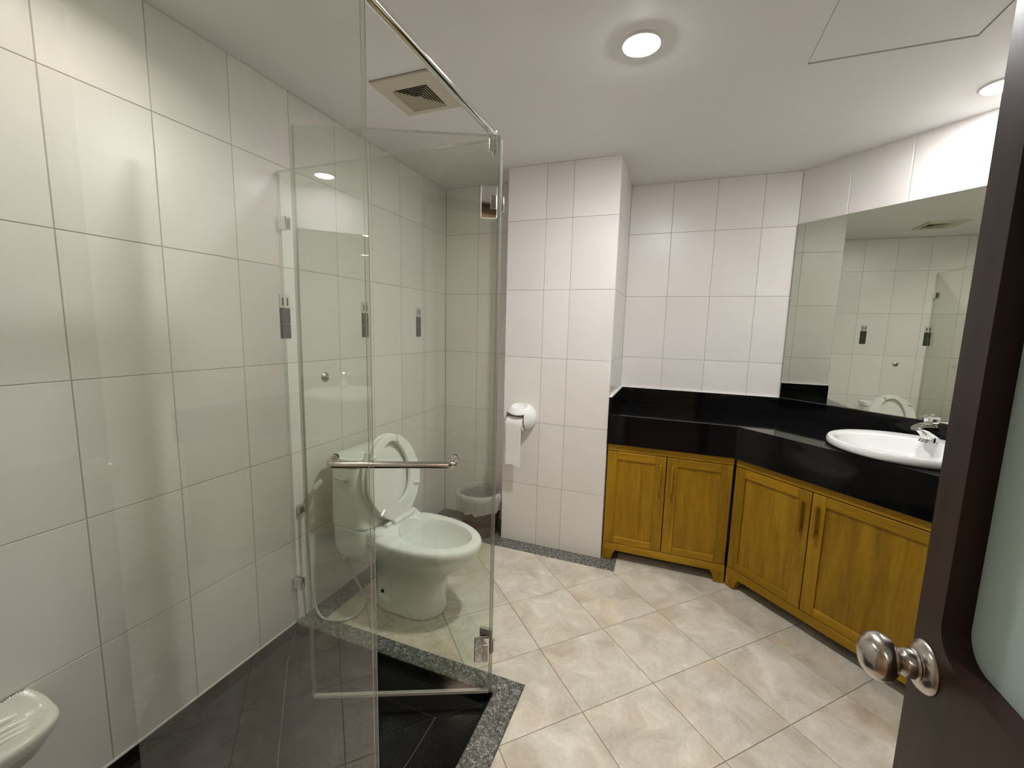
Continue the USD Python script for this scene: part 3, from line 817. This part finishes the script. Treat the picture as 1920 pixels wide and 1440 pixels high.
part(PR, 'roll', place(rl, (rx0, YP - .058, PHZ - .035), (0, 1, 0), (0, 0, 1), (1, 0, 0)), M_PAPER, smooth=30)
sh = []
cyy, czz = YP - .058, PHZ - .035
path_ = [(cyy - .0412 * math.sin(t), czz + .0412 * math.cos(t)) for t in np.linspace(-.2, math.pi / 2 - .05, 10)] + [(cyy - .0415 + .006 * math.sin(s_ * 2.2), czz - s_ * .255) for s_ in np.linspace(.03, 1, 22)]
rows = []
for k, (yy, zz) in enumerate(path_):
    xs = np.linspace(rx0 + .001, rx1 - .001 - .004 * min(1, k / 20), 14)
    wob = .0022 * np.sin(np.linspace(0, 3.1, 14) + k * .13) * min(1, k / 14)
    rows.append(np.c_[xs, yy + wob, np.full(14, zz) + (.006 * np.sin(np.linspace(0, 5, 14)) if k == len(path_) - 1 else 0)])
G = np.array(rows)
K_, J_ = G.shape[:2]
vv = np.vstack([G.reshape(-1, 3), G.reshape(-1, 3) + [0, .0006, 0]])
ff = []
for i in range(K_ - 1):
    for j in range(J_ - 1):
        a, b2, c, d = i * J_ + j, i * J_ + j + 1, (i + 1) * J_ + j + 1, (i + 1) * J_ + j
        o = K_ * J_
        ff += [[a, c, b2], [a, d, c], [o + a, o + b2, o + c], [o + a, o + c, o + d]]
part(PR, 'hanging_sheet', trimesh.Trimesh(vv, np.array(ff), process=False), M_PAPER, smooth=60)

# ------------------------------------------------------------------ soap dish on the left wall
SDY, SDZ = .390, .333
SO = thing('soap_dish', 'white ceramic soap dish with drain ridges on the shower wall', 'soap dish', (.0, SDY, SDZ))


def dring(a, b, z, n=72):
    th = np.linspace(0, 2 * np.pi, n, endpoint=False)
    c, s = np.cos(th), np.sin(th)
    return np.c_[.056 + b * np.sign(c) * np.abs(c) ** .85, SDY + a * np.sign(s) * np.abs(s) ** .85, np.full(n, z)]


def flange(mesh):
    """the back of the dish sweeps up against the wall"""
    mesh = to_tm(mesh).copy(); vv_ = np.array(mesh.vertices)
    vv_[:, 2] += .050 * np.clip((.062 - vv_[:, 0]) / .062, 0, 1.2) ** 1.6
    mesh.vertices = vv_
    return mesh


ds = loft([dring(.05, .03, SDZ - .085), dring(.088, .058, SDZ - .066), dring(.116, .076, SDZ - .030), dring(.125, .083, SDZ - .008), dring(.125, .083, SDZ + .002), dring(.119, .078, SDZ + .009), dring(.105, .066, SDZ + .011), dring(.090, .054, SDZ + .007), dring(.06, .035, SDZ + .003)])
dm = man(ds).refine_to_length(.008) - man(trimesh.creation.box(bounds=[[-.2, SDY - .3, SDZ - .3], [.0006, SDY + .3, SDZ + .3]]))
part(SO, 'dish', flange(dm), M_SOAP, smooth=40)
for k in range(4):
    xr = .030 + .017 * k
    L_ = .078 - .010 * abs(k - 1.5)
    part(SO, 'ridge', flange(tube(spline([(xr, SDY - L_, SDZ + .000), (xr, SDY, SDZ + .008), (xr, SDY + L_, SDZ + .000)], 18), .0065, 14)), M_SOAP, smooth=50)

# ------------------------------------------------------------------ vanity: cabinets, counter, sink, tap, mirror
CT, CB_, CA = .888, .858, .717      # counter top, slab underside, apron bottom
YC = 2.43                           # counter front of the straight run
BEND = np.array([1.873, YC])
WF = float(BEND.sum() * S2)         # w of the slanted counter front
SINK_U, SINK_W = .180, 3.322
CTP = thing('countertop', 'angled black granite vanity counter with deep apron', 'countertop', (2.0, 2.6, CA))
xe = XR - .001
cpoly = Polygon([(XP1 + .001, YB - .001), (XP1 + .001, YC), tuple(BEND), (xe, BEND.sum() - xe), (xe, YR0 - .002), (XB - .001, YB - .001)])
ell = Polygon([(W3(SINK_U + .232 * math.cos(t), SINK_W + .236 * math.sin(t))[:2]) for t in np.linspace(0, 2 * np.pi, 64, endpoint=False)])
top_poly = cpoly.difference(ell)
s1 = extr(top_poly, CB_, CT - .003)
s2_ = extr(cpoly.buffer(-.003, join_style=2).difference(ell), CT - .003, CT)
part(CTP, 'slab', [s1, s2_], M_BLACK)


def front_board(p, q, depth, z0, z1, back=.003):
    p, q = np.array(p), np.array(q)
    u_ = (q - p) / np.linalg.norm(q - p); nn = np.array([-u_[1], u_[0]])
    poly = Polygon([p + nn * back, q + nn * back, q + nn * (back + depth), p + nn * (back + depth)])
    return extr(poly, z0, z1)


part(CTP, 'apron', front_board((XP1 + .001, YC), BEND, .018, CA, CB_), M_BLACK)
part(CTP, 'apron', front_board(BEND, (xe, BEND.sum() - xe), .018, CA, CB_), M_BLACK)
BT, BZ = .018, .988
part(CTP, 'backsplash', cbox((XP1 + .0006, YC + .004, CT), (XP1 + BT, YB - .001, BZ), .001), M_BLACK)
part(CTP, 'backsplash', cbox((XP1 + BT, YB - BT, CT), (XB - .008, YB - .0006, BZ), .001), M_BLACK)
part(CTP, 'backsplash', place(cbox((UC + .008, CT, .0006), (UE - .012, BZ + .002, BT), .001), W3(0, WM), (S2, -S2, 0), (0, 0, 1), (-S2, -S2, 0)), M_BLACK)
part(CTP, 'caulk_line', [trimesh.creation.box(bounds=[[XP1 + .0006, YC + .004, BZ], [XP1 + .012, YB - .002, BZ + .003]]), trimesh.creation.box(bounds=[[XP1 + .012, YB - .012, BZ], [XB - .01, YB - .0008, BZ + .003]])], M_CAULK)


def cabinet(o, U, N, width, edges, label, group=None):
    """o: floor point of the left front corner; U along the front; N outwards. edges: u of the door gaps"""
    U, N, Z = np.array(U, float), np.array(N, float), np.array([0, 0, 1.])
    o = np.array(o, float)
    D = .47
    ctr = o + U * width / 2 - N * D / 2
    c = thing('base_cabinet', label, 'cabinet', ctr, group)
    P = lambda lo, hi, ch=.0015: place(cbox(lo, hi, ch), o, U, Z, N)
    z0, z1 = .064, CA - .002
    part(c, 'side_panel', P((.002, z0, -D), (.018, z1, -.022)), M_WOOD_V)
    part(c, 'side_panel', P((width - .018, z0, -D), (width - .002, z1, -.022)), M_WOOD_V)
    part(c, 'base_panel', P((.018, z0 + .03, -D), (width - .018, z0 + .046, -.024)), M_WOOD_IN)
    part(c, 'interior', P((.018, z0 + .046, -.06), (width - .018, z1, -.05)), M_GAP_SHADE)  # dark board close behind the doors, coloured as the shade in their gaps
    part(c, 'top_rail', P((.001, .676, -.0215), (width - .001, z1, -.0015)), M_WOOD_H)
    part(c, 'bottom_rail', P((.001, z0, -.0215), (width - .001, .108, -.0005)), M_WOOD_H)
    for a, b_, s in ((.001, .062, 1), (width - .001, width - .062, -1)):
        poly = Polygon([(a, z0), (b_ + s * .012, z0), (b_, .045), (b_ - s * .010, .003), (a, .003)])
        if not poly.exterior.is_ccw: poly = Polygon(list(poly.exterior.coords)[::-1])
        lg = extr(poly, -.06, -.0008)
        part(c, 'leg', place(lg, o, U, Z, N), M_WOOD_V)
    part(c, 'plinth', P((.06, .0, -.20), (width - .06, z0, -.19)), M_WOOD_IN)  # coloured dark to stand in for shade in the toe space
    for a, b_, hside in edges:
        dz0, dz1 = .111, .672
        st = .056
        d = part(c, 'door', P((a + st - .008, dz0 + .034, -.017), (b_ - st + .008, dz1 - .040, -.009), .0008), M_WOOD_V)
        part(d, 'stile', P((a, dz0, -.020), (a + st, dz1, 0), .002), M_WOOD_V)
        part(d, 'stile', P((b_ - st, dz0, -.020), (b_, dz1, 0), .002), M_WOOD_V)
        part(d, 'rail', P((a + st, dz1 - .047, -.020), (b_ - st, dz1, -.0006), .002), M_WOOD_H)
        part(d, 'rail', P((a + st, dz0, -.020), (b_ - st, dz0 + .040, -.0006), .002), M_WOOD_H)
        hx = (b_ - .030) if hside > 0 else (a + .030)
        hl_ = [P((hx - .0065, .478, .013), (hx + .0065, .632, .028), .004), P((hx - .0055, .492, -.0), (hx + .0055, .506, .016), .001), P((hx - .0055, .604, -.0), (hx + .0055, .618, .016), .001)]
        part(d, 'handle', hl_, M_WOOD_V, label='upright wooden bar handle')
    return c


c1x = XP1 + .006
CW = BEND + np.array([.010, .020])
cabinet((c1x, 2.450, 0), (1, 0, 0), (0, -1, 0), 1.880 - c1x, [(.002, 1.5420 - c1x, 1), (1.5460 - c1x, 1.880 - c1x - .004, -1)], 'golden wood cabinet beside the pier with two narrow doors')
o2 = np.array([1.8850, 2.4462, 0])
cabinet(o2, (S2, -S2, 0), (-S2, -S2, 0), .905, [(.003, .3860, 1), (.3900, .902, -1)], 'golden wood cabinet on the slanted run below the sink')
o3 = o2 + np.array([S2, -S2, 0]) * .908
cabinet(o3, (S2, -S2, 0), (-S2, -S2, 0), .508, [(.003, .251, 1), (.255, .505, -1)], 'golden wood cabinet hidden behind the open door')

SK = thing('sink', 'oval white ceramic basin set into the black counter', 'sink', W3(SINK_U, SINK_W, CT))


def sring(a, b, z, n=96):
    th = np.linspace(0, 2 * np.pi, n, endpoint=False)
    return np.array([W3(SINK_U + a * math.cos(t), SINK_W + b * math.sin(t), z) for t in th])


def sring2(a, b, z, du=0, dw=0, n=96):
    th = np.linspace(0, 2 * np.pi, n, endpoint=False)
    return np.array([W3(SINK_U + du + a * math.cos(t), SINK_W + dw + b * math.sin(t), z) for t in th])


outer = [sring(.10, .10, .74), sring(.17, .17, .765), sring(.215, .215, .82), sring(.228, .230, CT - .004), sring(.230, .232, CT + .0006), sring(.256, .262, CT + .0008), sring(.267, .272, CT + .010), sring(.268, .273, CT + .026), sring(.262, .267, CT + .035), sring(.250, .255, CT + .037)]
innr = [sring2(.222, .205, CT + .034, 0, -.028), sring2(.212, .196, CT + .024, 0, -.028), sring2(.196, .180, CT - .02, 0, -.028), sring2(.165, .150, CT - .07, 0, -.028), sring2(.11, .10, CT - .105, 0, -.02), sring2(.03, .03, CT - .115, 0, -.01)]
part(SK, 'basin', loft(outer + innr), M_CERAMIC, smooth=45)
dr = lathe([(0, .004), (.012, .004), (.022, .003), (.027, .0), (0, .0)], 36); dr.apply_translation(W3(SINK_U, SINK_W - .01, CT - .1145))
part(SK, 'drain', dr, M_CHROME, smooth=30)
FU, FW, FZ = .197, 3.462, CT + .036
FK = .80
FA = thing('faucet', 'chrome single tap with faceted knob on the white basin', 'faucet', W3(FU, FW, FZ))
FD = np.array([-S2, -S2, 0]); FS = np.array([S2, -S2, 0]); FZv = np.array([0, 0, 1.])
fo = W3(FU, FW, FZ)
# body: sections along the spout
secs = []
for s_, z_, hw_, hh_ in ((-.034, .034, .026, .032), (-.012, .052, .027, .050), (.018, .066, .026, .044), (.052, .078, .023, .030), (.088, .086, .020, .018), (.112, .086, .018, .012), (.122, .083, .015, .008)):
    th = np.linspace(0, 2 * np.pi, 28, endpoint=False)
    cc, ss = np.cos(th), np.sin(th)
    yy = np.sign(cc) * np.abs(cc) ** .7 * hw_; zz = np.sign(ss) * np.abs(ss) ** .7 * hh_
    secs.append(fo + FD * s_ + FS * yy[:, None] + FZv * FK * (z_ + zz)[:, None])
spout = loft(secs)
base = loft([np.array([fo + FD * (.004 + .034 * math.cos(t)) + FS * .027 * math.sin(t) + FZv * FK * z_ for t in np.linspace(0, 2 * np.pi, 36, endpoint=False)]) for z_ in (.0008, .004)] +
            [np.array([fo + FD * (.0 + r_ * 1.15 * math.cos(t)) + FS * r_ * math.sin(t) + FZv * FK * z_ for t in np.linspace(0, 2 * np.pi, 36, endpoint=False)]) for r_, z_ in ((.025, .012), (.023, .06), (.021, .085))])
part(FA, 'body', man(spout) + man(base), M_CHROME, smooth=40)
part(FA, 'collar', cyl(fo - FD * .004 + FZv * FK * .082, fo - FD * .004 + FZv * FK * .098, .017, 28, .002), M_CHROME, smooth=30)
kb = []
for z_, r_ in ((.098, .014), (.104, .024), (.112, .029), (.130, .031), (.140, .027), (.146, .018)):
    kb.append(np.array([fo - FD * .004 + FD * r_ * math.cos(t) * (1.0 if i % 2 else .90) + FS * r_ * math.sin(t) * (1.0 if i % 2 else .90) + FZv * FK * z_ for i, t in enumerate(np.linspace(0, 2 * np.pi, 12, endpoint=False))]))
kn = part(FA, 'knob', loft(kb), M_CHROME)
part(kn, 'cap', cyl(fo - FD * .004 + FZv * FK * .145, fo - FD * .004 + FZv * FK * .151, .013, 24, .002), M_CHROME, smooth=30)

MI = thing('mirror', 'large frameless wall mirror above the basin', 'mirror', W3(UC + .5, WM, .997))
ma = -.006
MU = np.array([math.cos(math.radians(-45) + .006), math.sin(math.radians(-45) + .006), 0]); MN = np.array([MU[1], -MU[0], 0])
if MN @ np.array([-S2, -S2, 0]) < 0: MN = -MN
mo = W3(UC + .006, WM - .0035, 0)
part(MI, 'glass', place(trimesh.creation.box(bounds=[[0, BZ + .003, -.0005], [1.02, 2.002, .0035]]), mo, MU, (0, 0, 1), MN), M_MIRROR)
part(MI, 'edge_strip', place(trimesh.util.concatenate([trimesh.creation.box(bounds=[[-.0012, BZ + .0025, -.0006], [0.0002, 2.0032, .0036]]), trimesh.creation.box(bounds=[[0, 2.002, -.0006], [1.02, 2.0032, .0036]])]), mo, MU, (0, 0, 1), MN), M_EDGE)

# ------------------------------------------------------------------ open entrance door at the right
DF, DT = 1.846, .046                 # left face and thickness
DYE, DYH = .645, -.072               # free edge and hinge edge
DO = thing('door_1', 'open dark brown wooden door with a frosted glass panel', kind='structure', loc=(DF + DT / 2, .3, 0))
leaf = cbox((DF, DYH, .012), (DF + DT, DYE, 2.085), .002)
op = sbox(.06, 1.008, .596, 1.93).buffer(-.035).buffer(.035, 12)
hole_ = place(extr(op, -.1, .1), (DF, 0, 0), (0, 1, 0), (0, 0, 1), (1, 0, 0))
part(DO, 'leaf', man(leaf) - man(hole_), M_DOOR_V)
part(DO, 'frosted_pane', place(extr(op.buffer(-.0004), 0, .005), (DF + .026, 0, 0), (0, 1, 0), (0, 0, 1), (1, 0, 0)), M_FROST)
KY, KZ = .6135, .972
ko, kN = np.array([DF, KY, KZ]), np.array([-1., 0, 0])
kp = part(DO, 'door_knob', place(lathe([(0, .0645), (.009, .064), (.0175, .0615), (.0245, .0555), (.0278, .048), (.0280, .043), (.0258, .036), (.0195, .0300), (.0128, .0265), (.0112, .024), (.0112, .0), (0, .0)], 64), ko, (0, 1, 0), (0, 0, 1), kN), M_NICKEL, smooth=50, label='brushed nickel round knob')
part(kp, 'rosette', place(lathe([(0, .010), (.015, .010), (.025, .0075), (.0295, .003), (.0305, .0004), (0, .0004)], 64), ko, (0, 1, 0), (0, 0, 1), kN), M_NICKEL, smooth=40)
part(kp, 'neck_ring', place(lathe([(0, .022), (.0150, .022), (.0165, .019), (.0165, .012), (.018, .0098), (0, .0098)], 48), ko, (0, 1, 0), (0, 0, 1), kN), M_NICKEL, smooth=30)
part(DO, 'latch_plate', cbox((DF + .010, DYE - .0005, KZ - .055), (DF + DT - .010, DYE + .0012, KZ + .055), .0004), M_STEEL)
for z in (.25, 1.05, 1.85):
    part(DO, 'door_hinge', cyl((DF + DT + .004, DYH - .004, z - .045), (DF + DT + .004, DYH - .004, z + .045), .006, 16, .001), M_STEEL, smooth=30)
